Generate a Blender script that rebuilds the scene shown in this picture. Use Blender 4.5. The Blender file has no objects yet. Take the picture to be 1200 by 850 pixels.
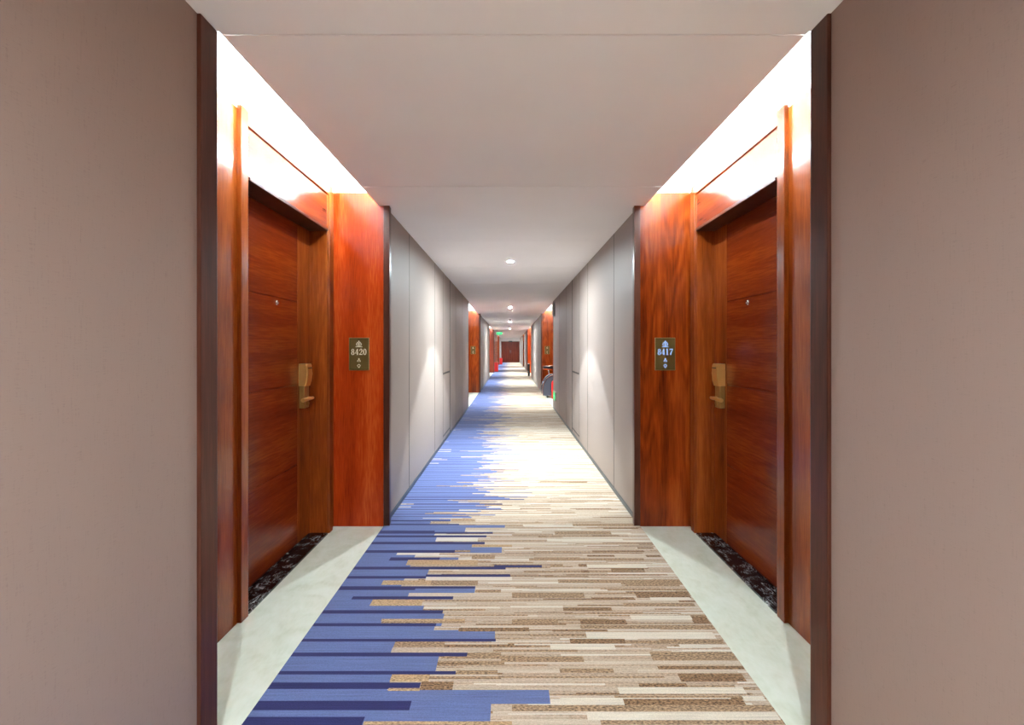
import bpy, bmesh, math, random
from mathutils import Vector, Matrix
random.seed(7)
C = bpy.context.scene.collection
F, HZ, VX, CAMH = 540.0, 409.0, 598.0, 1.33      # focal length and horizon in pixels of a 1200x850 frame
CX = 0.012                                        # centre line of the corridor
SIDES = ((-1, 'left'), (1, 'right'))

# ------------------------------------------------------------------ materials
def s2l(r, g, b):
    f = lambda c: (c/255/12.92) if c/255 <= .04045 else ((c/255+.055)/1.055)**2.4
    return (f(r), f(g), f(b), 1)

class NT:
    def __init__(self, name):
        self.m = bpy.data.materials.new(name); self.m.use_nodes = True
        self.t = self.m.node_tree; self.b = self.t.nodes['Principled BSDF']
    def n(self, kind, **kw):
        nd = self.t.nodes.new(kind)
        for k, v in kw.items():
            if k.startswith('i_'):
                key = k[2:]; key = int(key) if key.isdigit() else key.replace('_', ' ')
                nd.inputs[key].default_value = v
            else: setattr(nd, k, v)
        return nd
    def l(self, a, b): self.t.links.new(a, b)
    def ramp(self, src, stops):
        r = self.n('ShaderNodeValToRGB'); cr = r.color_ramp
        while len(cr.elements) < len(stops): cr.elements.new(.5)
        for e, (p, c) in zip(cr.elements, stops): e.position = p; e.color = c
        self.l(src, r.inputs[0]); return r.outputs[0]
    def coords(self, scale, loc=(0, 0, 0)):
        tc = self.n('ShaderNodeTexCoord'); mp = self.n('ShaderNodeMapping')
        mp.inputs['Scale'].default_value = scale; mp.inputs['Location'].default_value = loc
        self.l(tc.outputs['Object'], mp.inputs['Vector']); return mp.outputs[0]
    def bump(self, src, strength, dist=.002):
        b = self.n('ShaderNodeBump'); b.inputs['Strength'].default_value = strength; b.inputs['Distance'].default_value = dist
        self.l(src, b.inputs['Height']); self.l(b.outputs[0], self.b.inputs['Normal'])

def plain(name, col, rough=.5, metal=0, spec=.5, coat=0):
    t = NT(name); b = t.b
    b.inputs['Base Color'].default_value = col; b.inputs['Roughness'].default_value = rough
    b.inputs['Metallic'].default_value = metal; b.inputs['Specular IOR Level'].default_value = spec
    b.inputs['Coat Weight'].default_value = coat; b.inputs['Coat Roughness'].default_value = .1
    nz = t.n('ShaderNodeTexNoise'); nz.inputs['Scale'].default_value = 60
    t.l(t.coords((1, 1, 1)), nz.inputs['Vector'])
    mr = t.n('ShaderNodeMapRange'); mr.inputs[3].default_value = max(0, rough-.04); mr.inputs[4].default_value = rough+.04
    t.l(nz.outputs[0], mr.inputs[0]); t.l(mr.outputs[0], b.inputs['Roughness'])
    return t.m

def emit(name, col, strength):
    t = NT(name); t.b.inputs['Base Color'].default_value = tuple(.12*c for c in col[:3])+(1,)
    t.b.inputs['Emission Color'].default_value = col; t.b.inputs['Emission Strength'].default_value = strength
    return t.m

def wood(name, axis, dark, mid, light, seed=0, rough=.2, coat=0, figure=1.0, fine=1.0, swirl=.5):
    """Veneer with its grain along AXIS ('y' or 'z')."""
    t = NT(name)
    st = {'z': (1, 1, .06), 'y': (1, .06, 1)}[axis]
    v1 = t.coords(tuple(9*figure*a for a in st), (seed, seed*1.7, seed*.6))
    n1 = t.n('ShaderNodeTexNoise'); n1.inputs['Scale'].default_value = 1; n1.inputs['Detail'].default_value = 5
    n1.inputs['Distortion'].default_value = .9*swirl; t.l(v1, n1.inputs['Vector'])
    v2 = t.coords(tuple(130*fine*a for a in st), (seed, 0, 0))
    n2 = t.n('ShaderNodeTexNoise'); n2.inputs['Scale'].default_value = 1; n2.inputs['Detail'].default_value = 3
    t.l(v2, n2.inputs['Vector'])
    # contour lines of a smooth field give the cathedral figure
    v3 = t.coords(tuple(5*figure*a for a in {'z': (1, 1, .16), 'y': (1, .16, 1)}[axis]), (seed*2.3, 1, seed))
    n3 = t.n('ShaderNodeTexNoise'); n3.inputs['Scale'].default_value = 1; n3.inputs['Detail'].default_value = 1.5
    t.l(v3, n3.inputs['Vector'])
    mu = t.n('ShaderNodeMath', operation='MULTIPLY'); mu.inputs[1].default_value = 70; t.l(n3.outputs[0], mu.inputs[0])
    sn = t.n('ShaderNodeMath', operation='SINE'); t.l(mu.outputs[0], sn.inputs[0])
    a1 = t.n('ShaderNodeMath', operation='MULTIPLY_ADD'); a1.inputs[1].default_value = .11*swirl; t.l(sn.outputs[0], a1.inputs[0]); t.l(n1.outputs[0], a1.inputs[2])
    a2 = t.n('ShaderNodeMath', operation='MULTIPLY_ADD'); a2.inputs[1].default_value = .45; t.l(n2.outputs[0], a2.inputs[0]); t.l(a1.outputs[0], a2.inputs[2])
    col = t.ramp(a2.outputs[0], [(.40, dark), (.72, mid), (1.0, light)])
    t.l(col, t.b.inputs['Base Color'])
    t.b.inputs['Roughness'].default_value = rough; t.b.inputs['Coat Weight'].default_value = coat
    t.b.inputs['Coat Roughness'].default_value = .15; t.b.inputs['Specular IOR Level'].default_value = .3
    t.bump(n2.outputs[0], .05, .001)
    return t.m

M = {}
M['wood_door'] = wood('mahogany_across', 'y', s2l(82, 22, 5), s2l(108, 36, 8), s2l(136, 56, 15), 3, figure=.7, fine=.8, swirl=.15)
M['wood_frame'] = wood('mahogany_upright', 'z', s2l(84, 33, 8), s2l(130, 57, 16), s2l(160, 80, 29), 5, figure=.6, swirl=.3)
M['wood_red'] = wood('padauk_upright', 'z', s2l(120, 30, 6), s2l(168, 54, 14), s2l(206, 96, 40), 8, figure=.5, fine=1.2, swirl=.2)
M['wood_flame'] = wood('mahogany_flame', 'z', s2l(78, 24, 5), s2l(132, 50, 12), s2l(165, 76, 25), 11, figure=.9, swirl=.7)
M['wood_dark'] = wood('dark_corner_wood', 'z', s2l(48, 22, 14), s2l(78, 40, 27), s2l(100, 56, 40), 2, rough=.3, figure=.6)
M['wood_end'] = wood('end_door_wood', 'z', s2l(72, 22, 10), s2l(112, 40, 20), s2l(134, 56, 30), 4, rough=.4)
M['brass'] = plain('brushed_brass', s2l(232, 190, 112), .34, .85)
M['brass_dark'] = plain('aged_brass', s2l(178, 140, 80), .38, .85)
M['steel'] = plain('brushed_steel', s2l(190, 188, 185), .3, 1)
M['chrome'] = plain('pale_metal', s2l(225, 220, 212), .18, 1)
M['base'] = plain('grey_skirting', s2l(70, 78, 84), .35, .4)
M['joint'] = plain('dark_joint', s2l(64, 56, 53), .6)
M['white'] = plain('white_paint', s2l(246, 245, 243), .8, spec=.2)
M['black'] = plain('black_plastic', s2l(24, 24, 27), .45)
M['grey'] = plain('grey_plastic', s2l(150, 147, 142), .5)
M['grey_fabric'] = plain('grey_cloth', s2l(78, 80, 90), .95, spec=.1)
M['red'] = plain('red_paint', s2l(190, 28, 28), .35)
M['sign_bronze'] = plain('bronze_plate', s2l(94, 76, 36), .4, .2, .3)
M['sign_edge'] = plain('bronze_edge', s2l(170, 148, 100), .3, .8)
M['cream_ink'] = plain('cream_lettering', s2l(238, 232, 212), .5)
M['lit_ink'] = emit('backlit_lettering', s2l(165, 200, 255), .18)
M['led'] = emit('led_strip', (.76, .94, 1.0, 1), 27)
M['lamp'] = emit('downlight_lens', (.80, .94, 1.0, 1), 1650)
M['exit_green'] = emit('lit_exit_green', s2l(10, 170, 80), .35)
M['exit_white'] = emit('lit_exit_white', s2l(120, 255, 190), .3)

def wallpaper(name, c0, c1):
    t = NT(name)
    n1 = t.n('ShaderNodeTexNoise'); n1.inputs['Scale'].default_value = 1; n1.inputs['Detail'].default_value = 4
    t.l(t.coords((260, 260, 26)), n1.inputs['Vector'])
    n2 = t.n('ShaderNodeTexNoise'); n2.inputs['Scale'].default_value = 1; n2.inputs['Detail'].default_value = 3
    t.l(t.coords((40, 40, 420)), n2.inputs['Vector'])
    n3 = t.n('ShaderNodeTexNoise'); n3.inputs['Scale'].default_value = .9; n3.inputs['Detail'].default_value = 2
    t.l(t.coords((1, 1, .5)), n3.inputs['Vector'])
    ad = t.n('ShaderNodeMath', operation='ADD'); t.l(n1.outputs[0], ad.inputs[0]); t.l(n2.outputs[0], ad.inputs[1])
    ad2 = t.n('ShaderNodeMath', operation='MULTIPLY_ADD'); ad2.inputs[1].default_value = .2; t.l(n3.outputs[0], ad2.inputs[0]); t.l(ad.outputs[0], ad2.inputs[2])
    t.l(t.ramp(ad2.outputs[0], [(.55, c0), (1, c1)]), t.b.inputs['Base Color'])
    t.b.inputs['Roughness'].default_value = .55; t.b.inputs['Specular IOR Level'].default_value = .35
    t.bump(ad.outputs[0], .12, .001); return t.m
M['paper'] = wallpaper('mauve_woven_wallpaper', s2l(132, 113, 105), s2l(149, 129, 120))
M['panel'] = wallpaper('greige_woven_panels', s2l(133, 119, 112), s2l(148, 134, 126))

def ceiling_paint():
    t = NT('ceiling_emulsion')
    n = t.n('ShaderNodeTexNoise'); n.inputs['Scale'].default_value = 1.4; n.inputs['Detail'].default_value = 4
    t.l(t.coords((1, 1, 1)), n.inputs['Vector'])
    t.l(t.ramp(n.outputs[0], [(.3, s2l(236, 234, 232)), (.7, s2l(241, 239, 237))]), t.b.inputs['Base Color'])
    t.b.inputs['Roughness'].default_value = .9; t.b.inputs['Specular IOR Level'].default_value = .15; return t.m
M['ceil'] = ceiling_paint()

def cream_stone():
    t = NT('cream_marble')
    n = t.n('ShaderNodeTexNoise'); n.inputs['Scale'].default_value = 7; n.inputs['Detail'].default_value = 8; n.inputs['Distortion'].default_value = 1.2
    t.l(t.coords((1, 1, 1)), n.inputs['Vector'])
    n2 = t.n('ShaderNodeTexNoise'); n2.inputs['Scale'].default_value = 60; n2.inputs['Detail'].default_value = 4
    t.l(t.coords((1, .35, 1)), n2.inputs['Vector'])
    ad = t.n('ShaderNodeMath', operation='MULTIPLY_ADD'); ad.inputs[1].default_value = .5; t.l(n2.outputs[0], ad.inputs[0]); t.l(n.outputs[0], ad.inputs[2])
    t.l(t.ramp(ad.outputs[0], [(.5, s2l(202, 208, 189)), (.72, s2l(213, 219, 204)), (.95, s2l(220, 226, 214))]), t.b.inputs['Base Color'])
    t.b.inputs['Roughness'].default_value = .32; return t.m
M['stone'] = cream_stone()

def black_marble():
    t = NT('black_veined_marble')
    n = t.n('ShaderNodeTexNoise'); n.inputs['Scale'].default_value = 1; n.inputs['Detail'].default_value = 6; n.inputs['Distortion'].default_value = 1.5
    t.l(t.coords((50, 12, 10)), n.inputs['Vector'])
    s = t.n('ShaderNodeMath', operation='SUBTRACT'); s.inputs[1].default_value = .5; t.l(n.outputs[0], s.inputs[0])
    a = t.n('ShaderNodeMath', operation='ABSOLUTE'); t.l(s.outputs[0], a.inputs[0])
    n2 = t.n('ShaderNodeTexNoise'); n2.inputs['Scale'].default_value = 14; t.l(t.coords((1, 1, 1), (3, 1, 0)), n2.inputs['Vector'])
    m2 = t.n('ShaderNodeMapRange'); m2.inputs[1].default_value = .45; m2.inputs[2].default_value = .6; t.l(n2.outputs[0], m2.inputs[0])
    mr = t.n('ShaderNodeMapRange'); mr.inputs[1].default_value = 0; mr.inputs[2].default_value = .03; mr.inputs[3].default_value = 1; mr.inputs[4].default_value = 0
    t.l(a.outputs[0], mr.inputs[0])
    mm = t.n('ShaderNodeMath', operation='MULTIPLY'); t.l(mr.outputs[0], mm.inputs[0]); t.l(m2.outputs[0], mm.inputs[1])
    t.l(t.ramp(mm.outputs[0], [(0, s2l(17, 17, 20)), (1, s2l(205, 205, 205))]), t.b.inputs['Base Color'])
    t.b.inputs['Roughness'].default_value = .15; return t.m
M['marble'] = black_marble()

def carpet_mat():
    t = NT('striped_tufted_carpet')
    at = t.n('ShaderNodeAttribute', attribute_name='Col')
    n = t.n('ShaderNodeTexNoise'); n.inputs['Scale'].default_value = 1; n.inputs['Detail'].default_value = 3
    t.l(t.coords((85, 170, 1)), n.inputs['Vector'])
    n2 = t.n('ShaderNodeTexNoise'); n2.inputs['Scale'].default_value = 1; n2.inputs['Detail'].default_value = 2
    t.l(t.coords((210, 260, 1)), n2.inputs['Vector'])
    # flecks of the darker and lighter yarns, as strong as the stripe's alpha
    mr = t.n('ShaderNodeMapRange'); mr.inputs[1].default_value = .34; mr.inputs[2].default_value = .66; mr.inputs[3].default_value = -.62; mr.inputs[4].default_value = .62
    t.l(n.outputs[0], mr.inputs[0])
    m1 = t.n('ShaderNodeMath', operation='MULTIPLY'); t.l(mr.outputs[0], m1.inputs[0]); t.l(at.outputs['Alpha'], m1.inputs[1])
    mr2 = t.n('ShaderNodeMapRange'); mr2.inputs[1].default_value = .3; mr2.inputs[2].default_value = .7; mr2.inputs[3].default_value = .86; mr2.inputs[4].default_value = 1.14
    t.l(n2.outputs[0], mr2.inputs[0])
    ad = t.n('ShaderNodeMath', operation='ADD'); t.l(m1.outputs[0], ad.inputs[0]); t.l(mr2.outputs[0], ad.inputs[1])
    n3 = t.n('ShaderNodeTexNoise'); n3.inputs['Scale'].default_value = 1; n3.inputs['Detail'].default_value = 3
    t.l(t.coords((4, 190, 1)), n3.inputs['Vector'])
    m3 = t.n('ShaderNodeMapRange'); m3.inputs[1].default_value = .3; m3.inputs[2].default_value = .7; m3.inputs[3].default_value = -.16; m3.inputs[4].default_value = .16
    t.l(n3.outputs[0], m3.inputs[0])
    ad3 = t.n('ShaderNodeMath', operation='ADD'); t.l(ad.outputs[0], ad3.inputs[0]); t.l(m3.outputs[0], ad3.inputs[1]); ad = ad3
    vm = t.n('ShaderNodeVectorMath', operation='SCALE'); t.l(at.outputs['Color'], vm.inputs[0]); t.l(ad.outputs[0], vm.inputs['Scale'])
    t.l(vm.outputs[0], t.b.inputs['Base Color'])
    t.b.inputs['Roughness'].default_value = 1; t.b.inputs['Specular IOR Level'].default_value = .05
    t.b.inputs['Sheen Weight'].default_value = .15
    t.bump(n2.outputs[0], .35, .003); return t.m
M['carpet'] = carpet_mat()

# ------------------------------------------------------------------ mesh helpers
class MB:
    """Collects shapes in world metres; build() links them as ONE mesh object."""
    def __init__(self): self.bm = bmesh.new()
    def box(self, x0, x1, y0, y1, z0, z1, bev=0):
        x0, x1 = sorted((x0, x1)); y0, y1 = sorted((y0, y1)); z0, z1 = sorted((z0, z1))
        r = bmesh.ops.create_cube(self.bm, size=1)
        for v in r['verts']:
            v.co = Vector(((x0+x1)/2+v.co.x*(x1-x0), (y0+y1)/2+v.co.y*(y1-y0), (z0+z1)/2+v.co.z*(z1-z0)))
        if bev:
            es = list({e for v in r['verts'] for e in v.link_edges})
            bmesh.ops.bevel(self.bm, geom=es, offset=bev, segments=2, profile=.6, affect='EDGES')
        return self
    def sbox(self, s, x0, x1, y0, y1, z0, z1, bev=0):           # half-widths measured from the centre line on side s
        return self.box(CX+s*x0, CX+s*x1, y0, y1, z0, z1, bev)
    def lathe(self, cx, cy, prof, seg=24, axis='z', cz=0):
        rings = []
        for r, h in prof:
            ring = []
            for k in range(seg):
                a = 2*math.pi*k/seg; p, q = r*math.cos(a), r*math.sin(a)
                co = {'z': (cx+p, cy+q, cz+h), 'x': (cx+h, cy+p, cz+q), 'y': (cx+p, cy+h, cz+q)}[axis]
                ring.append(self.bm.verts.new(co))
            rings.append(ring)
        for a, b in zip(rings, rings[1:]):
            for k in range(seg): self.bm.faces.new((a[k], a[(k+1) % seg], b[(k+1) % seg], b[k]))
        for r in (rings[0], rings[-1]): self.bm.faces.new(r)
        return self
    def tube(self, pts, rad, seg=10):
        rings = []; pts = [Vector(p) for p in pts]
        for i, p in enumerate(pts):
            d = (pts[min(i+1, len(pts)-1)]-pts[max(i-1, 0)]).normalized()
            up = Vector((0, 0, 1)) if abs(d.z) < .9 else Vector((0, 1, 0))
            u = d.cross(up).normalized(); w = d.cross(u)
            r = rad[i] if isinstance(rad, (list, tuple)) else rad
            rings.append([self.bm.verts.new(p+u*r*math.cos(2*math.pi*k/seg)+w*r*math.sin(2*math.pi*k/seg)) for k in range(seg)])
        for a, b in zip(rings, rings[1:]):
            for k in range(seg): self.bm.faces.new((a[k], a[(k+1) % seg], b[(k+1) % seg], b[k]))
        for r in (rings[0], rings[-1]): self.bm.faces.new(r)
        return self
    def prism(self, poly, y0, y1):                                # polygon in (x, z), extruded along y
        a = [self.bm.verts.new((x, y0, z)) for x, z in poly]; b = [self.bm.verts.new((x, y1, z)) for x, z in poly]
        n = len(poly)
        self.bm.faces.new(a); self.bm.faces.new(b[::-1])
        for k in range(n): self.bm.faces.new((a[k], a[(k+1) % n], b[(k+1) % n], b[k]))
        return self
    def build(self, name, mat, parent=None, smooth=False):
        bmesh.ops.recalc_face_normals(self.bm, faces=self.bm.faces)
        off = parent.matrix_world.translation.copy() if parent else Vector()
        p = parent
        if p:
            off = Vector()
            while p: off += p.location; p = p.parent
        if off.length: bmesh.ops.translate(self.bm, verts=self.bm.verts, vec=-off)
        me = bpy.data.meshes.new(name); self.bm.to_mesh(me); self.bm.free()
        me.materials.append(mat)
        if smooth:
            for f in me.polygons: f.use_smooth = True
            try: me.set_sharp_from_angle(angle=math.radians(35))
            except Exception: pass
        o = bpy.data.objects.new(name, me); C.objects.link(o)
        if parent: o.parent = parent
        return o

def tag(o, label=None, cat=None, group=None, kind=None):
    for k, v in (('label', label), ('category', cat), ('group', group), ('kind', kind)):
        if v: o[k] = v
    return o
def struct(o, label): return tag(o, label, None, None, 'structure')
def thing(name, label, cat, loc, group=None, kind=None):
    o = bpy.data.objects.new(name, None); C.objects.link(o); o.location = loc; o.empty_display_size = .1
    return tag(o, label, cat, group, kind)
def copy_tree(o, parent=None):
    c = o.copy(); C.objects.link(c); c.parent = parent
    for ch in list(o.children): copy_tree(ch, c)
    return c

# ------------------------------------------------------------------ layout along the corridor (metres from the camera)
Y_BACK, Y_END = -6.0, 45.0
CEIL, SLAB = 2.40, 2.44
W_FRONT, W_MID, W_EDGE = 1.010, 0.950, 0.994        # half-widths: near walls, panelled walls, ceiling edge at the recesses
X_PAN, X_CAS, X_DOOR = 1.335, 1.318, 1.447          # recess back panel, door casing face, door leaf
COVE_Z, WOOD_TOP = 2.76, 2.50
# recesses on each side: (start, end, [door openings])
REC = {-1: [(1.553, 3.45, [(2.31, 3.303)]), (10.3, 14.0, [(10.98, 11.97), (12.62, 13.613)]), (20.7, 25.8, []), (34.4, 38.0, [(36.0, 36.993)])],
        1: [(1.553, 3.45, [(2.31, 3.303)]), (10.3, 14.0, [(10.98, 11.97), (12.62, 13.613)]), (21.3, 25.6, [(23.9, 24.893)]), (31.6, 34.4, [(32.9, 33.893)])]}

# ------------------------------------------------------------------ the setting
struct(MB().box(-1.9, 1.9, Y_BACK, Y_END+.3, -.12, 0).build('floor', M['stone']), 'cream marble floor under the carpet and in the door recesses')
seams = [1.57, 3.04, 4.55]
y = 6.05
while y < Y_END: seams.append(y); y += 1.5
y = .08
while y > Y_BACK: seams.append(y); y -= 1.5
cuts = sorted({Y_BACK, Y_END+.1, *seams, *[v for s in (-1, 1) for r in REC[s] for v in (r[0], r[1]+.012)]})
cm = MB()
def in_rec(s, y): return any(a < y < b+.012 for a, b, _ in REC[s])
for a, b in zip(cuts, cuts[1:]):
    ym = (a+b)/2
    ga = .003 if a in seams else 0; gb = .003 if b in seams else 0
    xl = CX-(W_EDGE if in_rec(-1, ym) else 1.12); xr = CX+(W_EDGE if in_rec(1, ym) else 1.12)
    cm.box(xl, xr, a+ga, b-gb, CEIL, SLAB)
cm.box(CX-.86, CX+.86, Y_BACK, Y_END+.1, SLAB, SLAB+.05)
struct(cm.build('ceiling', M['ceil']), 'flat off-white plasterboard ceiling with thin cross seams')

nt = 0; nd = 0
DOORS = []
def trim(o, label):
    global nt
    nt += 1; o.name = 'trim_%d' % nt; return struct(o, label)
for s, side in SIDES:
    recs = REC[s]
    # near wall beside the camera
    struct(MB().sbox(s, W_FRONT, 1.62, Y_BACK, 1.548, 0, CEIL).build('wall_%s_near' % side, M['paper']), 'near mauve papered wall filling the %s edge of the photo' % side)
    trim(MB().sbox(s, W_FRONT-.012, W_FRONT+.10, 1.467, 1.553, 0, CEIL, .004).build('trim', M['wood_dark']), 'dark wooden corner post ending the near %s wall' % side)
    # walls between the recesses
    spans = [(recs[i][1], recs[i+1][0] if i+1 < len(recs) else Y_END) for i in range(len(recs))]
    for i, (a, b) in enumerate(spans):
        nth = ('first', 'second', 'third', 'fourth')[i]
        m = MB()
        if i == 0: js = [4.28, 5.73, 6.43, 7.18, 7.93, 9.0]
        else:
            js = []; q = a+.85
            while q < b-.4: js.append(q); q += 1.1
        mat = M['wood_flame'] if (s == -1 and i == 2) else M['panel']
        es = [a+.05]+js+[b]
        for p, q in zip(es, es[1:]):
            if i == 0 and abs(p-6.43) < .01:                      # access panel bay, closed by two leaves of its own
                continue
            m.sbox(s, W_MID, W_MID+.03, p+.006, q-.006, .045, CEIL, .0015)
        m.sbox(s, W_MID+.012, 1.62, a+.05, b, 0, CEIL)
        w = struct(m.build('wall_%s_panelled' % side if i == 0 else 'wall_%s_%s' % (side, nth), mat), '%s panelled wall stretch on the %s from the camera' % (nth, side) if mat != M['wood_flame'] else 'far left wall clad in orange-brown wood')
        jm = MB()
        for q in js: jm.sbox(s, W_MID-.0006, W_MID+.02, q-(.030 if abs(q-7.18) < .01 else .008), q+(.012 if abs(q-7.18) < .01 else .008), .045, CEIL)
        if i == 0: jm.sbox(s, W_MID-.0004, W_MID+.02, 6.437, 7.152, .968, .990).sbox(s, W_MID-.0004, W_MID+.02, 6.437, 7.152, .097, .111)
        jm.build('joint_strip', M['joint'], w)
        if i == 0:
            MB().sbox(s, W_MID+.001, W_MID+.03, 6.437, 7.150, .112, .966, .002).build('access_panel', M['panel'], w)
            MB().sbox(s, W_MID+.001, W_MID+.03, 6.437, 7.150, .992, CEIL, .002).build('access_panel', M['panel'], w)
            MB().sbox(s, W_MID+.001, W_MID+.03, 6.437, 7.150, .045, .096, .001).build('kick_strip', M['panel'], w)
        bb = MB().sbox(s, W_MID-.006, W_MID+.02, a+.05, b, 0, .045, .002)
        o = bb.build('baseboard_%s' % side, M['base'])
        o.name = 'baseboard_%s' % side if i == 0 else 'baseboard_%s_%s' % (side, nth)
        struct(o, 'low grey metal skirting along the %s %s wall' % (nth, side))
        if i+1 < len(recs):                                         # slim wooden end post where the wall meets the next recess
            trim(MB().sbox(s, W_MID-.006, W_MID+.05, b, b+.02, 0, CEIL, .002).build('trim', M['wood_dark']), 'slim dark strip ending the %s %s wall' % (nth, side))
    for i, (a, b, ops) in enumerate(recs):
        nth = ('first', 'second', 'third', 'fourth')[i]
        far_mat = M['wood_red'] if s == -1 and i == 0 else M['wood_flame']
        if i == 2: far_mat = M['wood_end'] if s == -1 else M['wood_red']
        # wooden end panel that faces the camera, notched round the ceiling slab
        xi = .922
        poly = [(CX+s*xi, 0), (CX+s*1.45, 0), (CX+s*1.45, WOOD_TOP), (CX+s*W_EDGE, WOOD_TOP), (CX+s*W_EDGE, CEIL), (CX+s*xi, CEIL)]
        struct(MB().prism(poly, b, b+.02).build('wall_%s_end_panel_%s' % (side, nth), far_mat), '%s %s end panel of the %s %s door recess' % ('red-brown' if far_mat is M['wood_red'] else 'mahogany', 'veneer', nth, side))
        trim(MB().sbox(s, .914, W_MID+.01, b-.008, b+.012, 0, CEIL, .002).sbox(s, .918, W_MID+.01, b+.012, b+.052, 0, CEIL, .002).build('trim', M['wood_dark']), 'dark edge strip of the %s %s end panel' % (nth, side))
        # recess back wall: wooden panels to 2.5 m, white paint above
        m = MB(); edges = [a]
        for p, q in ops: edges += [p-.075, q+.075]
        edges.append(b)
        for p, q in zip(edges[::2], edges[1::2]): m.sbox(s, X_PAN, X_PAN+.2, p, q, 0, WOOD_TOP)
        for p, q in ops: m.sbox(s, X_PAN+.001, X_PAN+.2, p-.075, q+.075, 2.46, WOOD_TOP)
        struct(m.build('wall_%s_recess_%s' % (side, nth), M['wood_frame'] if not (s == -1 and i == 2) else M['paper']), 'wooden back wall of the %s %s recess' % (nth, side))
        m = MB().sbox(s, X_PAN, X_PAN+.2, a, b, WOOD_TOP, COVE_Z).sbox(s, W_EDGE, X_PAN, b, b+.02, WOOD_TOP, COVE_Z)
        m.sbox(s, .86, W_EDGE, b, b+.02, SLAB, COVE_Z).sbox(s, .86, X_PAN, a-.02, a-.004, SLAB, COVE_Z).sbox(s, .80, .86, a, b, SLAB+.05, COVE_Z)
        m.sbox(s, .80, X_PAN+.2, a-.02, b+.02, COVE_Z, COVE_Z+.04)
        struct(m.build('ceiling_cove_%s_%s' % (side, nth), M['white']), 'white light cove above the %s %s recess' % (nth, side))
        # concealed strip light on the edge of the ceiling slab
        t = thing('cove_light', 'glowing strip light hidden in the ceiling slot over the %s %s recess' % (nth, side), 'light', (CX+s*.965, (a+b)/2, SLAB), 'cove strip lights')
        MB().sbox(s, .93, .956, a+.04, b-.04, SLAB, SLAB+.035, .002).build('channel', M['steel'], t)
        dm = MB(); n = 8
        x0, z0 = .957, SLAB
        sec = [(x0, z0+.001)]+[(x0+.036*math.cos(k*math.pi/2/n), z0+.001+.034*math.sin(k*math.pi/2/n)) for k in range(n+1)]
        dm.prism([(CX+s*px, pz) for px, pz in sec], a+.04, b-.04)
        dm.build('diffuser', M['led'], t)

struct(MB().box(-1.7, 1.7, Y_BACK-.2, Y_BACK, 0, CEIL+.4).build('wall_back', M['paper']), 'papered wall closing the corridor behind the camera')

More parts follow.
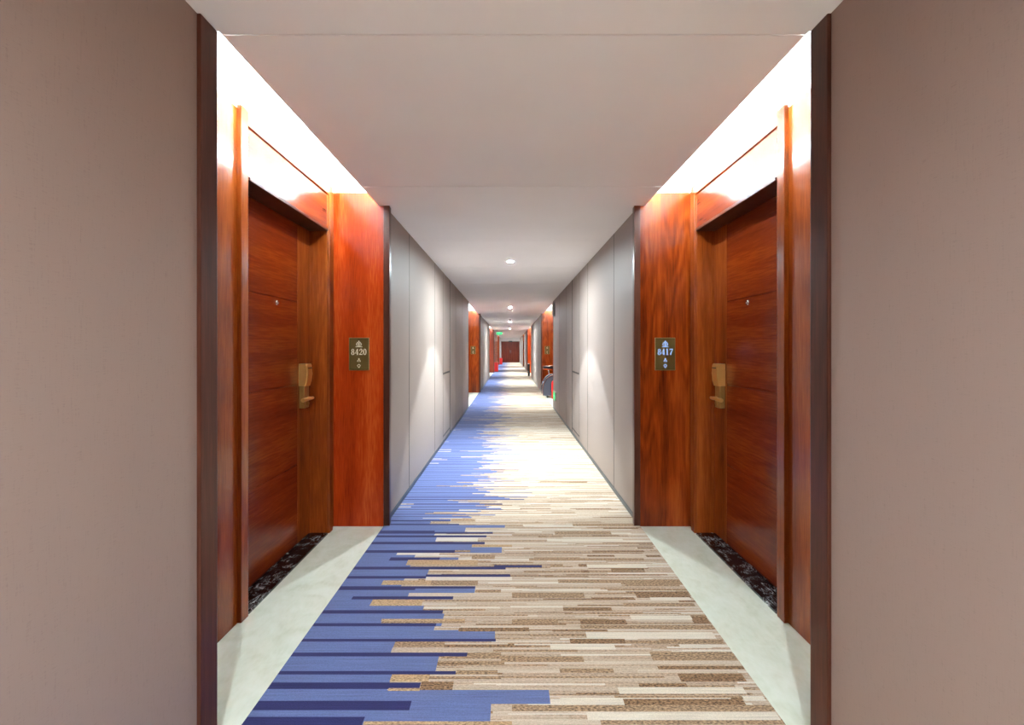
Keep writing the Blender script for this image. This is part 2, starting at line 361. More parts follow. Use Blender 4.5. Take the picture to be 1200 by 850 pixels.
# ------------------------------------------------------------------ room doors
def make_door(s, p, q, name):
    d = thing(name, None, None, (CX+s*X_DOOR, (p+q)/2, 0), None, 'structure')
    X = X_DOOR
    m = MB()                                                        # leaf: four lying panels and a lock stile
    top = 2.172; st = q-.192
    m.sbox(s, X+.006, X+.045, p, q, .012, top)
    zs = [.016, .55, 1.09, 1.645, top]
    for z0, z1 in zip(zs, zs[1:]): m.sbox(s, X, X+.02, p+.002, st-.003, z0+.0035, z1-.0035, .004)
    leaf = m.build('door_leaf', M['wood_door'], d)
    MB().sbox(s, X, X+.02, st+.0015, q-.003, .016, top, .002).build('lock_stile', M['wood_frame'], d)
    # casing: stepped uprights and head
    m = MB()
    for a, b, i0, i1 in ((p-.079, p-.018, p-.018, p), (q+.018, q+.08, q, q+.018)):
        m.sbox(s, X_CAS-.004, X_PAN+.06, a, b, 0, 2.515, .004)
        m.sbox(s, X_CAS+.006, X_PAN+.06, i0, i1, 0, 2.44, .002)
    m.sbox(s, X_CAS-.004, X_PAN+.06, p-.079, q+.08, 2.44, 2.515, .004)
    m.build('casing', M['wood_frame'], d)
    m = MB()
    m.sbox(s, X_PAN+.055, X+.03, q+.0008, q+.05, 0, 2.174).sbox(s, X_PAN+.055, X+.03, p-.05, p-.0008, 0, 2.174)
    m.sbox(s, X-.010, X+.03, q-.005, q+.02, 0, 2.172)
    m.build('jamb', M['wood_frame'], d)
    tp = MB().sbox(s, X_CAS+.008, X+.03, p, q, 2.19, 2.437, .002).build('transom_panel', M['wood_door'], d)
    MB().sbox(s, X_CAS-.002, X_CAS+.012, p, q, 2.174, 2.192, .002).sbox(s, X_CAS+.012, X+.03, p, q, 2.1745, 2.189).build('drip_bead', M['wood_dark'], tp)
    MB().sbox(s, X_CAS+.002, X+.05, p, q, 0, .012, .001).build('threshold', M['marble'], d)
    # peephole
    y0 = p+.52
    MB().lathe(CX+s*X, y0, [(.0, 0), (.016, 0), (.016, -s*.004), (.012, -s*.008), (.007, -s*.008), (.006, -s*.003), (0, -s*.003)], 20, 'x', 1.613).build('peephole', M['chrome'], d, True)
    # card lock
    yl = q-.135
    lock = MB().sbox(s, X-.036, X, yl-.038, yl+.038, .925, 1.222, .004).build('card_lock', M['brass_dark'], d)
    hm = MB()
    prof = [(0, 1.228), (.050, 1.228), (.056, 1.215), (.060, 1.16), (.055, 1.11), (.044, 1.075), (0, 1.075)]
    rows = []
    for yy in (yl-.041, yl-.034, yl+.034, yl+.041):
        k = .92 if yy in (yl-.041, yl+.041) else 1
        rows.append([hm.bm.verts.new((CX+s*(X-px*k), yy, 1.152+(pz-1.152)*(.97 if k < 1 else 1))) for px, pz in prof])
    for r0, r1 in zip(rows, rows[1:]):
        for k in range(len(prof)): hm.bm.faces.new((r0[k], r0[(k+1) % len(prof)], r1[(k+1) % len(prof)], r1[k]))
    hm.bm.faces.new(rows[0]); hm.bm.faces.new(rows[-1])
    hm.build('reader_housing', M['brass'], lock)
    MB().sbox(s, X-.063, X-.053, yl-.026, yl+.026, 1.196, 1.202).build('card_slot', M['black'], lock)
    lv = MB().tube([(CX+s*(X-.03), yl+.012, .99), (CX+s*(X-.066), yl+.012, .99)], .011, 14)
    lv.tube([(CX+s*(X-.066), yl+.03, .991), (CX+s*(X-.068), yl, .991), (CX+s*(X-.067), yl-.06, .990), (CX+s*(X-.062), yl-.118, .988)], [.009, .011, .011, .0145], 14)
    lv.build('lever_handle', M['brass'], lock, True)
    MB().lathe(CX+s*(X-.036), yl+.012, [(0, 0), (.017, 0), (.017, -s*.006), (0, -s*.006)], 18, 'x', .955).build('key_cover', M['brass_dark'], lock)
    return d
k = 0
for i in range(4):
    for s, side in SIDES:
        if i >= len(REC[s]): continue
        for j, (p, q) in enumerate(REC[s][i][2]):
            k += 1
            nm = 'door_%d' % k
            if i == 0:
                d = make_door(s, p, q, nm); DOORS.append((s, d))
            else:
                src = [dd for ss, dd in DOORS if ss == s][0]
                d = copy_tree(src); d.name = nm
                d.location.y = (p+q)/2
            lab = {0: 'mahogany %s room door with brass card lock, nearest the camera' % side}.get(i)
            if lab is None:
                lab = 'mahogany room door in the %s recess on the %s%s' % (('first', 'second', 'third', 'fourth')[i], side, (', nearer of its two' if j == 0 else ', farther of its two') if len(REC[s][i][2]) > 1 else '')
            d['label'] = lab

# end wall with its double door
struct(MB().box(-1.7, CX-.90, Y_END, Y_END+.2, 0, CEIL+.4).box(CX+.90, 1.7, Y_END, Y_END+.2, 0, CEIL+.4).box(CX-.9, CX+.9, Y_END, Y_END+.2, 2.06, CEIL+.4).build('wall_end', M['white']), 'pale end wall round the far double door')
k += 1
d = thing('door_%d' % k, 'dark brown double door closing the far end of the corridor', None, (CX, Y_END, 0), None, 'structure')
for sx in (-1, 1):
    x0, x1 = (CX-.84, CX-.003) if sx < 0 else (CX+.003, CX+.84)
    m = MB().box(x0, x1, Y_END+.03, Y_END+.075, .01, 1.99, .003)
    for z0, z1 in ((.12, .9), (1.02, 1.86)): m.box(x0+.12, x1-.12, Y_END+.018, Y_END+.035, z0, z1, .01)
    lf = m.build('door_leaf', M['wood_end'], d)
    xh = CX+sx*.055
    MB().tube([(xh, Y_END+.03, .88), (xh, Y_END-.03, .90), (xh, Y_END-.03, 1.24), (xh, Y_END+.03, 1.26)], .014, 10).build('pull_handle', M['chrome'], lf, True)
MB().box(CX-.90, CX-.842, Y_END-.015, Y_END+.1, 0, 2.06, .004).box(CX+.842, CX+.90, Y_END-.015, Y_END+.1, 0, 2.06, .004).box(CX-.90, CX+.90, Y_END-.015, Y_END+.1, 1.995, 2.06, .004).build('casing', M['wood_end'], d)
MB().box(CX-.17, CX+.17, Y_END-.07, Y_END-.015, 1.985, 2.10, .006).build('door_closer', M['black'], d)

# ------------------------------------------------------------------ carpet: one mesh, its woven stripes as faces
BLUE, NAVY = s2l(94, 107, 152), s2l(42, 43, 92)
TAN, CREAM, PALE = s2l(180, 161, 141), s2l(206, 197, 182), s2l(190, 174, 156)
BROWN, DARK, GOLD, ROSE = s2l(150, 123, 96), s2l(128, 98, 70), s2l(174, 144, 108), s2l(172, 150, 129)
SPK = {id(BROWN): 1.0, id(DARK): 1.2, id(GOLD): .7, id(ROSE): .5, id(TAN): .3, id(CREAM): .08, id(PALE): .12, id(BLUE): .12, id(NAVY): .06}
CL, CR = CX-.957, CX+.957
def yd(py): return F*CAMH/(py-HZ)
rects = []       # (y0, y1, x0, x1, colour), painted in order
def put(y0, y1, x0, x1, c): rects.append((min(y0, y1), max(y0, y1), x0, x1, c))
rng = random.Random(21)
# the beige yarns
y = .2
while y < Y_END:
    far = y > 9
    h = rng.choice((.008, .012, .014, .018))*(1.0 if not far else 1.7)
    x = CL+rng.uniform(-.4, 0)
    while x < CR:
        w = rng.uniform(.25, .95)
        c = rng.choices((TAN, PALE, CREAM, ROSE, BROWN, DARK), (38, 24, 8, 16, 10, 4))[0]
        put(y, y+h, x, x+w, c); x += w
    y += h
# slim streaks
y = .2
while y < 16:
    w = rng.uniform(.15, .6); x = rng.uniform(CL, CR)
    put(y, y+rng.choice((.006, .008, .012)), x, x+w, rng.choice((BROWN, DARK, ROSE, CREAM, TAN)))
    y += rng.uniform(.004, .02)
# the blue side with navy lines, its ragged edge random
def blue_random(ya, yb):
    y = ya
    while y < yb:
        h = rng.uniform(.028, .06); e = rng.gauss(-.27, .17)
        put(y, y+h*.55, CL, e+CX, BLUE); put(y+h*.55, y+h, CL, e+CX+rng.uniform(-.2, .25), BLUE)
        if rng.random() < .45: put(y+h*.3, y+h*.3+.014, e-.12, e+rng.uniform(.0, .2), rng.choice((GOLD, GOLD, CREAM, BROWN)))
        n = rng.choice((.010, .014, .018, .024)); ne = rng.gauss(-.2, .22)
        x0 = CL if rng.random() < .85 else CL+rng.uniform(.05, .2)
        put(y+h, y+h+n, x0, CX+ne, NAVY)
        if rng.random() < .5: put(y+h, y+h+n, CX+ne, CX+ne+rng.uniform(.08, .2), rng.choice((BROWN, GOLD, DARK)))
        y += h+n
blue_random(.2, yd(850)); blue_random(yd(610), Y_END)
# the nearest metres, line by line as the pattern runs (rows are given at the distance they lie)
y0p, y1p = yd(850), yd(610)
put(y0p, y1p, CL, CX-.62, BLUE)
def pr(pa, pb, xa, xb, c):
    ya, yb = yd(pb), yd(pa); ym = (ya+yb)/2
    X = lambda v: CL if v is None else (v-VX)*ym/F
    put(ya, yb, X(xa), X(xb), c)
for pa, pb, xb in ((828, 848, 575), (848, 852, 426), (811, 828, 644), (793, 811, 457), (772, 793, 512), (754, 772, 462), (745, 754, 580), (741, 746, 580), (736, 741, 509), (721, 736, 519), (727.4, 732.4, 447),
                   (712, 721, 495.6), (704, 712, 435), (697, 704, 478.7), (689, 697, 556.7), (680, 689, 448), (669, 680, 501), (659, 669, 477), (655, 659, 537), (649.7, 655, 465), (643, 649.7, 588), (639.5, 643, 553),
                   (631.5, 639.5, 511), (627, 631.5, 509), (620, 627, 545), (617, 620, 591.7), (612.5, 617, 503), (610, 612.5, 528)):
    pr(pa, pb, None, xb, BLUE)
for r in ((750.7, 754.7, None, 581), (767.5, 772, None, 547.5), (789, 792.8, None, 534), (802, 810, None, 492.5), (824, 835.5, None, 481), (843, 852, None, 426),
          (677, 680, None, 499), (675, 678, 499, 598), (689, 693.4, None, 487), (689, 691.8, 480, 556.7), (701, 704.7, 412.6, 531), (717, 721, None, 519), (732.4, 736, None, 511),
          (611, 612.5, None, 528), (615.5, 617, None, 538), (623.5, 627, None, 509), (625, 627, 505, 577.5), (629, 631.5, None, 570), (636.7, 639.5, None, 568), (646.5, 649.7, None, 533),
          (655, 659, 456.7, 515), (666, 669, None, 592.5), (664, 666.7, 579, 635)): pr(*r, NAVY)
for r in ((754.7, 761, 462, 521, BROWN), (761, 767.5, 459, 521, TAN), (793, 801, 458, 503, GOLD), (801, 811, 493, 531, DARK), (809.5, 812, 455, 492, GOLD), (788, 793, 535, 583, BROWN), (767.5, 772, 547.5, 587, BROWN),
          (772, 778.6, 587, 684, BROWN), (848, 852, 426, 600, GOLD), (758.7, 764, 645, 721, CREAM), (743, 750.6, 687, 837, CREAM), (751, 757, 668, 733, DARK), (753, 757, 733, 848, BROWN), (763.5, 768, 800, 861, CREAM),
          (766, 776.5, 763, 861, BROWN), (786, 790.6, 656, 719, BROWN), (792, 801, 796, 872, DARK), (804, 807.5, 749, 805, DARK), (808.5, 816, 725, 873, CREAM), (822, 829, 645, 732, CREAM), (821.3, 829.3, 731, 872, DARK),
          (818, 824.5, 871, 896, CREAM), (829, 837, 600, 906, BROWN), (838, 846.7, 688, 912, CREAM), (847, 852, 704, 920, BROWN), (682, 687.3, 448, 505, GOLD), (682, 688, 505, 560, BROWN), (678, 682, 499, 600, CREAM),
          (693, 696.5, 557, 587, BROWN), (697, 701, 478.7, 610, PALE), (704.7, 712, 435, 495, GOLD), (727.4, 730, 447, 545, GOLD), (730, 732.4, 447, 545, BROWN), (737.6, 742, 537.6, 620, DARK), (681, 685, 654, 797, BROWN),
          (696, 702.5, 600, 684.5, BROWN), (696, 703, 745, 808, DARK), (702, 704, 693, 743, DARK), (702, 705, 762, 809, CREAM), (708.6, 713, 731, 814, BROWN), (714, 718, 660, 717, DARK), (728, 734, 680, 734, DARK),
          (725, 733, 811, 830, DARK), (728, 733, 600, 654, BROWN), (735, 739, 680, 836, BROWN), (723, 728, 739, 810, CREAM), (670, 673, 681, 690, DARK), (671, 672.8, 717, 756, DARK), (649.7, 652, 465, 515, CREAM),
          (646.5, 649, 533, 551, BROWN), (658, 664, 477, 560, GOLD), (652, 657, 553, 580, BROWN), (640, 642.5, 553, 600, GOLD), (631.5, 636, 511, 560, CREAM), (627.5, 629, 509, 600, CREAM), (610, 612.5, 529, 557, BROWN),
          (615, 618, 671, 744, BROWN), (620, 621.5, 707, 748, DARK), (624, 628, 650, 716, BROWN), (633, 636, 641, 730, CREAM), (647, 649, 694, 755, DARK), (652, 654, 688, 720, DARK), (643, 645, 747, 766, DARK),
          (652, 654.5, 757, 774, DARK), (656, 659, 620, 755, BROWN), (663, 666, 645, 660, BROWN), (663, 666, 678, 688, DARK), (668, 670.5, 716, 755, DARK), (663.5, 667.5, 688, 758, CREAM)): pr(*r)
def build_carpet():
    bm = bmesh.new(); lay = bm.loops.layers.float_color.new('Col'); cache = {}
    TOP = .008
    def V(x, y):
        key = (round(x, 4), round(y, 5))
        if key not in cache: cache[key] = bm.verts.new((x, y, TOP))
        return cache[key]
    ys = []; y = Y_BACK
    while y < Y_END: ys.append(y); y += (.5 if y < .2 else .005 if y < 4 else .008 if y < 10 else .016)
    ys.append(Y_END-.02)
    srt = sorted(range(len(rects)), key=lambda i: rects[i][0])
    active, pi = [], 0
    for a, b in zip(ys, ys[1:]):
        if b-a < 1e-4: continue
        ym = (a+b)/2
        while pi < len(srt) and rects[srt[pi]][0] <= ym: active.append(srt[pi]); pi += 1
        active = [i for i in active if rects[i][1] > ym]
        hits = sorted(i for i in active)
        xs = sorted({CL, CR, *[min(max(v, CL), CR) for i in hits for v in rects[i][2:4]]})
        segs = []
        for p, q in zip(xs, xs[1:]):
            if q-p < 2e-4: continue
            xm = (p+q)/2; c = TAN
            for i in reversed(hits):
                if rects[i][2] <= xm < rects[i][3]: c = rects[i][4]; break
            if segs and segs[-1][2] is c and abs(segs[-1][1]-p) < 1e-3: segs[-1][1] = q
            else: segs.append([p, q, c])
        for p, q, c in segs:
            f = bm.faces.new([bm.verts.new((p, a, TOP)), bm.verts.new((q, a, TOP)), bm.verts.new((q, b, TOP)), bm.verts.new((p, b, TOP))])
            for lp in f.loops: lp[lay] = (c[0], c[1], c[2], SPK[id(c)])
    # edges down to the floor
    for p, q in (((CL, Y_BACK), (CL, Y_END-.02)), ((CR, Y_END-.02), (CR, Y_BACK))):
        f = bm.faces.new([bm.verts.new((p[0], p[1], TOP)), bm.verts.new((p[0], p[1], .0005)), bm.verts.new((q[0], q[1], .0005)), bm.verts.new((q[0], q[1], TOP))])
        for lp in f.loops: lp[lay] = (*TAN[:3], .2)
    me = bpy.data.meshes.new('carpet'); bm.to_mesh(me); bm.free(); me.materials.append(M['carpet'])
    o = bpy.data.objects.new('carpet', me); C.objects.link(o); return o
tag(build_carpet(), 'long carpet runner with blue and navy stripes fading into beige and brown', 'carpet')

# ------------------------------------------------------------------ room number signs
def ell(cx, cz, a, b, n=28, t0=0, t1=2*math.pi): return [(cx+a*math.cos(t0+(t1-t0)*k/n), cz+b*math.sin(t0+(t1-t0)*k/n)) for k in range(n+1)]
class Flat:
    """Thin raised lettering: quads in (u, v), u to the right as read, extruded towards the reader."""
    def __init__(self): self.q = []
    def ring(self, cx, cz, a, b, ia, ib):
        o, i = ell(cx, cz, a, b), ell(cx, cz, ia, ib)
        for k in range(28): self.q.append((o[k], o[k+1], i[k+1], i[k]))
    def stroke(self, pts, ws):
        if not isinstance(ws, (list, tuple)): ws = [ws]*len(pts)
        L, R = [], []
        for k, p in enumerate(pts):
            a = pts[max(k-1, 0)]; b = pts[min(k+1, len(pts)-1)]
            dx, dz = b[0]-a[0], b[1]-a[1]; l = math.hypot(dx, dz) or 1
            nx, nz = -dz/l*ws[k]/2, dx/l*ws[k]/2
            L.append((p[0]+nx, p[1]+nz)); R.append((p[0]-nx, p[1]-nz))
        for k in range(len(pts)-1): self.q.append((L[k], L[k+1], R[k+1], R[k]))
    def rect(self, u0, u1, v0, v1): self.q.append(((u0, v0), (u1, v0), (u1, v1), (u0, v1)))
    def disc(self, cx, cz, a, b):
        e = ell(cx, cz, a, b, 20)
        for k in range(20): self.q.append(((cx, cz), e[k], e[k+1], (cx, cz+1e-5)))
    def build(self, name, mat, parent, u0, v0, yf, sc, th=.0012):
        m = MB()
        for q in self.q:
            a = [m.bm.verts.new((u0+u*sc, yf, v0+v*sc)) for u, v in q]
            b = [m.bm.verts.new((u0+u*sc, yf-th, v0+v*sc)) for u, v in q]
            m.bm.faces.new(a); m.bm.faces.new(b[::-1])
            for k in range(4): m.bm.faces.new((a[k], a[(k+1) % 4], b[(k+1) % 4], b[k]))
        return m.build(name, mat, parent)
def digit(f, ch, u):
    """Didone style figures one unit tall, .56 wide, at offset u."""
    c = u+.28
    if ch == '8': f.ring(c, .745, .215, .255, .10, .205); f.ring(c, .265, .26, .275, .125, .22)
    elif ch == '0': f.ring(c, .5, .27, .51, .125, .455)
    elif ch == '4':
        f.rect(c+.03, c+.165, .03, 1); f.stroke([(c+.10, .99), (c-.26, .30)], .06); f.rect(c-.28, c+.28, .25, .32); f.rect(c-.06, c+.25, 0, .04)
    elif ch == '1':
        f.rect(c-.075, c+.075, .03, 1); f.rect(c-.19, c+.19, 0, .045); f.stroke([(c-.06, .97), (c-.2, .86)], .05)
    elif ch == '7':
        f.rect(c-.26, c+.27, .86, 1); f.rect(c-.26, c-.22, .72, .9); f.stroke([(c+.24, .88), (c+.02, .5), (c-.08, .22), (c-.09, 0)], [.06, .11, .16, .17])
    elif ch == '2':
        f.disc(c-.16, .74, .085, .085)
        f.stroke(ell(c, .72, .195, .25, 14, math.pi*.93, -.35), [.05]*3+[.06, .07, .09, .11, .13, .145, .15, .15, .15, .14, .13, .12])
        f.stroke([(c+.19, .65), (c+.05, .4), (c-.24, .1)], [.13, .08, .05]); f.stroke([(c-.26, .07), (c-.05, .09), (c+.25, .07)], [.13, .15, .12]); f.rect(c+.21, c+.26, .06, .24)
def emblem(f):
    """Small crest: a pointed tower between two scrolls over a bar."""
    f.stroke([(-.06, .1), (-.06, .62)], .07); f.stroke([(.06, .1), (.06, .62)], .07); f.stroke([(0, .95), (-.12, .62), (.12, .62), (0, .95)], .07)
    for g in (-1, 1):
        f.stroke([(g*.14, .18), (g*.30, .24), (g*.40, .42), (g*.33, .58), (g*.21, .52), (g*.24, .40)], .07)
        f.stroke([(g*.13, .7), (g*.24, .74), (g*.27, .64)], .055)
    f.rect(-.5, .5, 0, .085)
def person_icon(f):
    f.disc(0, .75, .2, .22); f.stroke([(-.4, .02), (-.34, .32), (-.15, .46), (.15, .46), (.34, .32), (.4, .02)], .15); f.rect(-.45, .45, 0, .09)
def diamond_icon(f):
    f.stroke([(0, 1), (-.45, .58), (-.2, .3), (0, .12), (.2, .3), (.45, .58), (0, 1)], .14); f.rect(-.22, .22, 0, .08)
def room_sign(x, yface, ink, number, label, group=None, sc=1.0):
    t = thing('room_sign', label, 'sign', (x, yface, 1.17), group)
    MB().box(x-.075, x+.075, yface-.012, yface, 1.17, 1.413, .0015).build('plate', M['sign_edge'], t)
    MB().box(x-.0725, x+.0725, yface-.0135, yface-.011, 1.1725, 1.4105, .0004).build('plate_face', M['sign_bronze'], t)
    yf = yface-.0133
    f = Flat(); emblem(f); f.build('emblem', ink, t, x, 1.343, yf, .05)
    if number:
        f = Flat()
        for k, ch in enumerate(number): digit(f, ch, k*.66-1.28)
        f.build('room_number', ink, t, x, 1.285, yf, .045)
    f = Flat(); person_icon(f); f.build('person_icon', ink, t, x, 1.234, yf, .027)
    f = Flat(); diamond_icon(f); f.build('diamond_icon', ink, t, x, 1.189, yf, .027)
    return t
room_sign(-1.129, 3.45, M['cream_ink'], '8420', 'bronze room number sign reading 8420 on the red-brown panel')
room_sign(1.156, 3.45, M['lit_ink'], '8417', 'bronze room number sign with blue-lit 8417 on the mahogany panel')
for x, lab in ((-1.13, 'small distant bronze sign on the left wooden panel beyond the grey wall'), (1.12, 'small distant bronze sign on the right wooden panel above the round table')):
    room_sign(x, 14.0, M['cream_ink'], None, lab, 'distant room signs')

# ------------------------------------------------------------------ downlights
LAMPS = [5.6, 11.8, 18.1, 24.5, 30.9, 37.0, 42.6]
ORD = ['largest and nearest lit downlight in the ceiling', 'second downlight along the ceiling, beside the sprinkler', 'third downlight along the ceiling, between the smoke detectors', 'fourth downlight along the ceiling, just past the farther smoke detector',
       'fifth downlight along the ceiling, past the green exit sign', 'sixth and second farthest downlight along the ceiling', 'farthest ceiling downlight, just before the end door']
SPOT_W = 77.0
def downlight(y, label):
    t = thing('downlight', label, 'light', (CX-.012, y, CEIL), 'ceiling downlights')
    x = CX-.012
    MB().lathe(x, y, [(.034, -.001), (.036, -.010), (.046, -.011), (.055, -.007), (.057, 0)], 32, 'z', CEIL).build('trim_ring', M['white'], t, True)
    MB().lathe(x, y, [(0, -.003), (.034, -.003), (.034, -.006), (.02, -.0085), (0, -.009)], 24, 'z', CEIL).build('lens', M['lamp'], t, True)
    ld = bpy.data.lights.new('downlight_beam', 'SPOT'); ld.energy = SPOT_W; ld.spot_size = math.radians(88); ld.spot_blend = .18
    ld.shadow_soft_size = .025; ld.color = (.80, .94, 1.0)
    o = bpy.data.objects.new('downlight_beam', ld); C.objects.link(o); o.parent = t; o.location = (0, 0, -.014)
for y, lab in zip(LAMPS, ORD): downlight(y, lab)
for y, lab in ((-.75, 'downlight just behind the camera'), (-2.9, 'unseen downlight farther behind the camera, added to brighten the foreground')): downlight(y, lab)  # the farther one is an added, unseen fill lamp for the foreground

def detector(y, label):
    t = thing('smoke_detector', label, 'smoke detector', (CX-.02, y, CEIL), 'smoke detectors')
    MB().lathe(CX-.02, y, [(.055, 0), (.055, -.012), (0, -.012)], 24, 'z', CEIL).build('base_plate', M['grey'], t, True)
    MB().lathe(CX-.02, y, [(.045, -.012), (.048, -.03), (.03, -.045), (0, -.047)], 24, 'z', CEIL).build('sensor_head', M['base'], t, True)
detector(16.7, 'round grey smoke detector before the third downlight'); detector(22.3, 'round grey smoke detector before the fourth downlight')
t = thing('ceiling_sprinkler', 'small sprinkler head hanging just past the second downlight', 'sprinkler', (.035, 12.4, CEIL))
MB().lathe(.035, 12.4, [(.035, 0), (.03, -.008), (.01, -.01), (.01, -.035), (0, -.035)], 18, 'z', CEIL).build('body', M['steel'], t, True)
MB().lathe(.035, 12.4, [(0, -.05), (.022, -.05), (.022, -.054), (0, -.054)], 18, 'z', CEIL).tube([(.026, 12.4, CEIL-.03), (.024, 12.4, CEIL-.051)], .003, 6).tube([(.044, 12.4, CEIL-.03), (.046, 12.4, CEIL-.051)], .003, 6).build('deflector', M['chrome'], t)

# ------------------------------------------------------------------ signs and fixtures down the corridor
ys = 25.5; xs = -.60
t = thing('exit_sign', 'green lit exit sign hanging from the ceiling on the left far away', 'sign', (xs, ys, 2.13))
MB().box(xs-.17, xs+.17, ys-.012, ys+.012, 2.11, 2.26, .003).build('sign_case', M['steel'], t)
MB().box(xs-.16, xs+.16, ys-.015, ys-.011, 2.12, 2.25).build('sign_face', M['exit_green'], t)
f = Flat()
f.disc(.03, .86, .09, .1); f.stroke([(0, .75), (-.08, .45)], .16); f.stroke([(-.08, .47), (.12, .32), (.08, .05)], .1); f.stroke([(-.08, .47), (-.2, .25), (-.4, .22)], .1)
f.stroke([(0, .7), (.2, .55), (.3, .62)], .08); f.stroke([(0, .7), (-.22, .66), (-.28, .5)], .08)
f.build('running_figure', M['exit_white'], t, xs-.02, 2.13, ys-.0148, .11)
f = Flat(); f.stroke([(.62, .5), (1.1, .5)], .1); f.stroke([(.95, .72), (1.15, .5), (.95, .28)], .1)
f.build('arrow', M['exit_white'], t, xs-.02, 2.13, ys-.0148, .11)
for sx in (-1, 1): MB().tube([(xs+sx*.12, ys, 2.258), (xs+sx*.12, ys, CEIL)], .006, 8).build('hanger', M['steel'], t)

xw = CX+W_MID
t = thing('exit_sign', 'small green exit sign low on the right wall near the skirting', 'sign', (xw, 9.85, .24))
MB().box(xw-.026, xw, 9.62, 10.05, .24, .42, .003).build('sign_case', M['grey'], t)
MB().box(xw-.029, xw-.025, 9.64, 10.03, .255, .405).build('sign_face', M['exit_green'], t)
MB().box(xw-.031, xw-.0285, 9.75, 9.93, .318, .342).box(xw-.031, xw-.0285, 9.70, 9.75, .30, .36).build('arrow', M['exit_white'], t)

t = thing('wall_lamp', 'grey oval fixture mounted high at the far end of the right wall', 'light', (xw, 9.95, 2.02))
m = MB().prism([(xw, 2.03), (xw, 2.35), (xw-.015, 2.36), (xw-.015, 2.02)], 9.86, 10.06); m.build('back_plate', M['grey'], t)
m = MB()
m.bm.verts.ensure_lookup_table()
r = bmesh.ops.create_uvsphere(m.bm, u_segments=20, v_segments=12, radius=1)
for v in r['verts']: v.co = Vector((xw-.034+v.co.x*.026, 9.96+v.co.y*.085, 2.19+v.co.z*.16))
m.build('shell', M['grey'], t, True)
MB().lathe(xw-.0585, 9.96, [(0, 0), (.035, 0), (.035, .008), (0, .008)], 18, 'x', 2.22).build('grille', M['base'], t)

# round table in the second recess on the right
tx, ty = 1.135, 13.45
t = thing('side_table', 'small round pedestal table with black top against the far right panel', 'table', (tx, ty, 0))
MB().lathe(tx, ty, [(0, .72), (.17, .72), (.19, .73), (.19, .748), (.18, .752), (0, .752)], 40).build('tabletop', M['wood_red'], t, True)
MB().lathe(tx, ty, [(0, .752), (.182, .752), (.182, .818), (.165, .818), (.165, .812), (0, .812)], 40).build('black_band', M['black'], t, True)
MB().lathe(tx, ty, [(.166, .818), (.19, .818), (.192, .828), (.186, .838), (.17, .838), (.166, .830), (.166, .818)], 40).build('rim', M['chrome'], t, True)
MB().lathe(tx, ty, [(0, .03), (.03, .03), (.022, .08), (.02, .66), (.05, .72), (0, .72)], 20).build('stem', M['chrome'], t, True)
MB().lathe(tx, ty, [(0, 0), (.16, 0), (.16, .012), (.04, .03), (0, .03)], 32).build('foot', M['black'], t, True)

# grey tub chair with its back to the recess wall, seen from the side
ay = 12.72
t = thing('tub_chair', 'dark grey round-sided chair with pale piping beside the round table', 'chair', (1.09, ay, 0))
curve = [(CX+1.165-.31*math.cos(math.pi/2*k/14), 0.20+.42*math.sin(math.pi/2*k/14)) for k in range(15)]
side_poly = [(CX+.868, .07)]+curve+[(CX+1.29, .63), (CX+1.305, .07)]
for sy in (-1, 1):
    y0 = ay+sy*.26
    a = MB().prism(side_poly, y0-.03, y0+.03).build('arm', M['grey_fabric'], t)
    MB().tube([(CX+.868, y0-.03, .07)]+[(px, y0-.03, pz) for px, pz in curve]+[(CX+1.29, y0-.03, .63)], .012, 8).build('piping', M['chrome'], a, True)
MB().box(CX+1.235, CX+1.305, ay-.229, ay+.229, .07, .63, .02).build('backrest', M['grey_fabric'], t, True)
MB().box(CX+.875, CX+1.234, ay-.229, ay+.229, .24, .42, .04).build('seat', M['grey_fabric'], t, True)
for px in (.99, 1.26):
    for sy in (-.24, .24): MB().tube([(CX+px, ay+sy, 0), (CX+px, ay+sy, .09)], [.012, .018], 10).build('leg', M['black'], t, True)

def extinguisher(x, y, label):
    t = thing('fire_extinguisher', label, 'fire extinguisher', (x, y, 0))
    MB().lathe(x, y, [(0, 0), (.062, 0), (.066, .012), (.066, .40), (.058, .45), (.03, .485), (.022, .50), (0, .50)], 24).build('cylinder', M['red'], t, True)
    MB().lathe(x, y, [(0, .50), (.02, .50), (.02, .54), (.012, .55), (0, .55)], 16).build('valve', M['brass'], t, True)
    MB().tube([(x, y, .548), (x, y-.04, .565), (x, y-.11, .60)], .008, 8).tube([(x, y, .54), (x, y-.05, .535), (x, y-.1, .545)], .007, 8).build('squeeze_handle', M['black'], t, True)
    MB().tube([(x-.02, y, .53), (x-.07, y, .50), (x-.085, y, .40), (x-.082, y, .24), (x-.075, y, .18)], [.009, .009, .009, .009, .015], 8).build('hose', M['black'], t, True)
extinguisher(1.165, 12.30, 'red fire extinguisher beside the grey round-sided chair')

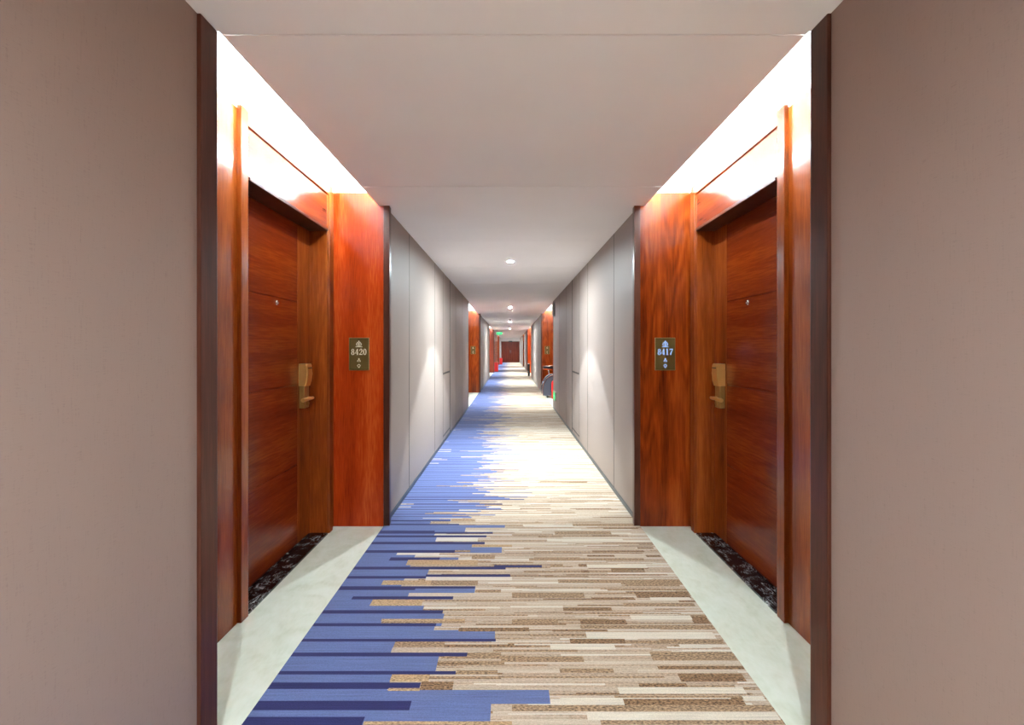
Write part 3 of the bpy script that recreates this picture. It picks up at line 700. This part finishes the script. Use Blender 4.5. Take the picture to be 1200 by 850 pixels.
def red_box(x, y, label):
    t = thing('fire_box', label, 'fire equipment box', (x, y, .008), 'red fire boxes on the left')
    MB().box(x-.11, x+.11, y-.11, y+.11, .03, .50, .008).build('body', M['red'], t)
    MB().box(x-.12, x+.12, y-.12, y+.12, .50, .56, .01).build('lid', M['red'], t)
    MB().box(x-.085, x+.085, y-.114, y-.109, .12, .44, .003).build('front_door', M['red'], t)
    MB().tube([(x+.06, y-.112, .27), (x+.06, y-.13, .27), (x+.06, y-.13, .33), (x+.06, y-.112, .33)], .005, 6).build('handle', M['chrome'], t)
    for sx in (-1, 1): MB().box(x+sx*.08-.015, x+sx*.08+.015, y-.10, y+.10, .0081, .03).build('foot', M['black'], t)
red_box(-.80, 26.4, 'red fire box standing at the foot of the far left wooden wall')
red_box(-.78, 38.5, 'farthest red fire box on the left, close to the end door')

bx, by = .905, 22.5
t = thing('litter_bin', 'tall black litter bin against the far right wall', 'bin', (bx, by, .008))
MB().lathe(bx, by, [(0, 0), (.050, 0), (.053, .02), (.056, .58), (0, .58)], 24, 'z', .0081).build('body', M['black'], t, True)
MB().lathe(bx, by, [(.034, .58), (.036, .61), (.052, .60), (.058, .58), (.034, .58)], 24, 'z', .0081).build('lid_ring', M['steel'], t, True)
MB().lathe(bx, by, [(0, .581), (.032, .581), (.032, .585), (0, .585)], 20, 'z', .0081).build('ash_tray', M['black'], t)

# ------------------------------------------------------------------ camera, world, view
cd = bpy.data.cameras.new('camera'); cam = bpy.data.objects.new('camera', cd); C.objects.link(cam)
cd.sensor_fit = 'HORIZONTAL'; cd.sensor_width = 36; cd.lens = 36*F/1200
cd.shift_x = (600-VX)/1200; cd.shift_y = -(425-HZ)/1200
cd.clip_start = .05; cd.clip_end = 200
cam.location = (0, 0, CAMH); cam.rotation_euler = (math.radians(90), 0, 0)
sc = bpy.context.scene; sc.camera = cam
w = bpy.data.worlds.new('world'); sc.world = w; w.use_nodes = True
w.node_tree.nodes['Background'].inputs[0].default_value = (0, 0, 0, 1)
sc.view_settings.view_transform = 'Standard'; sc.view_settings.look = 'None'
sc.view_settings.exposure = 2.7; sc.view_settings.gamma = 1; sc.view_settings.use_curve_mapping = False
sc.cycles.max_bounces = 12; sc.cycles.diffuse_bounces = 8; sc.cycles.glossy_bounces = 4
sc.cycles.sample_clamp_indirect = 6; sc.cycles.use_denoising = True
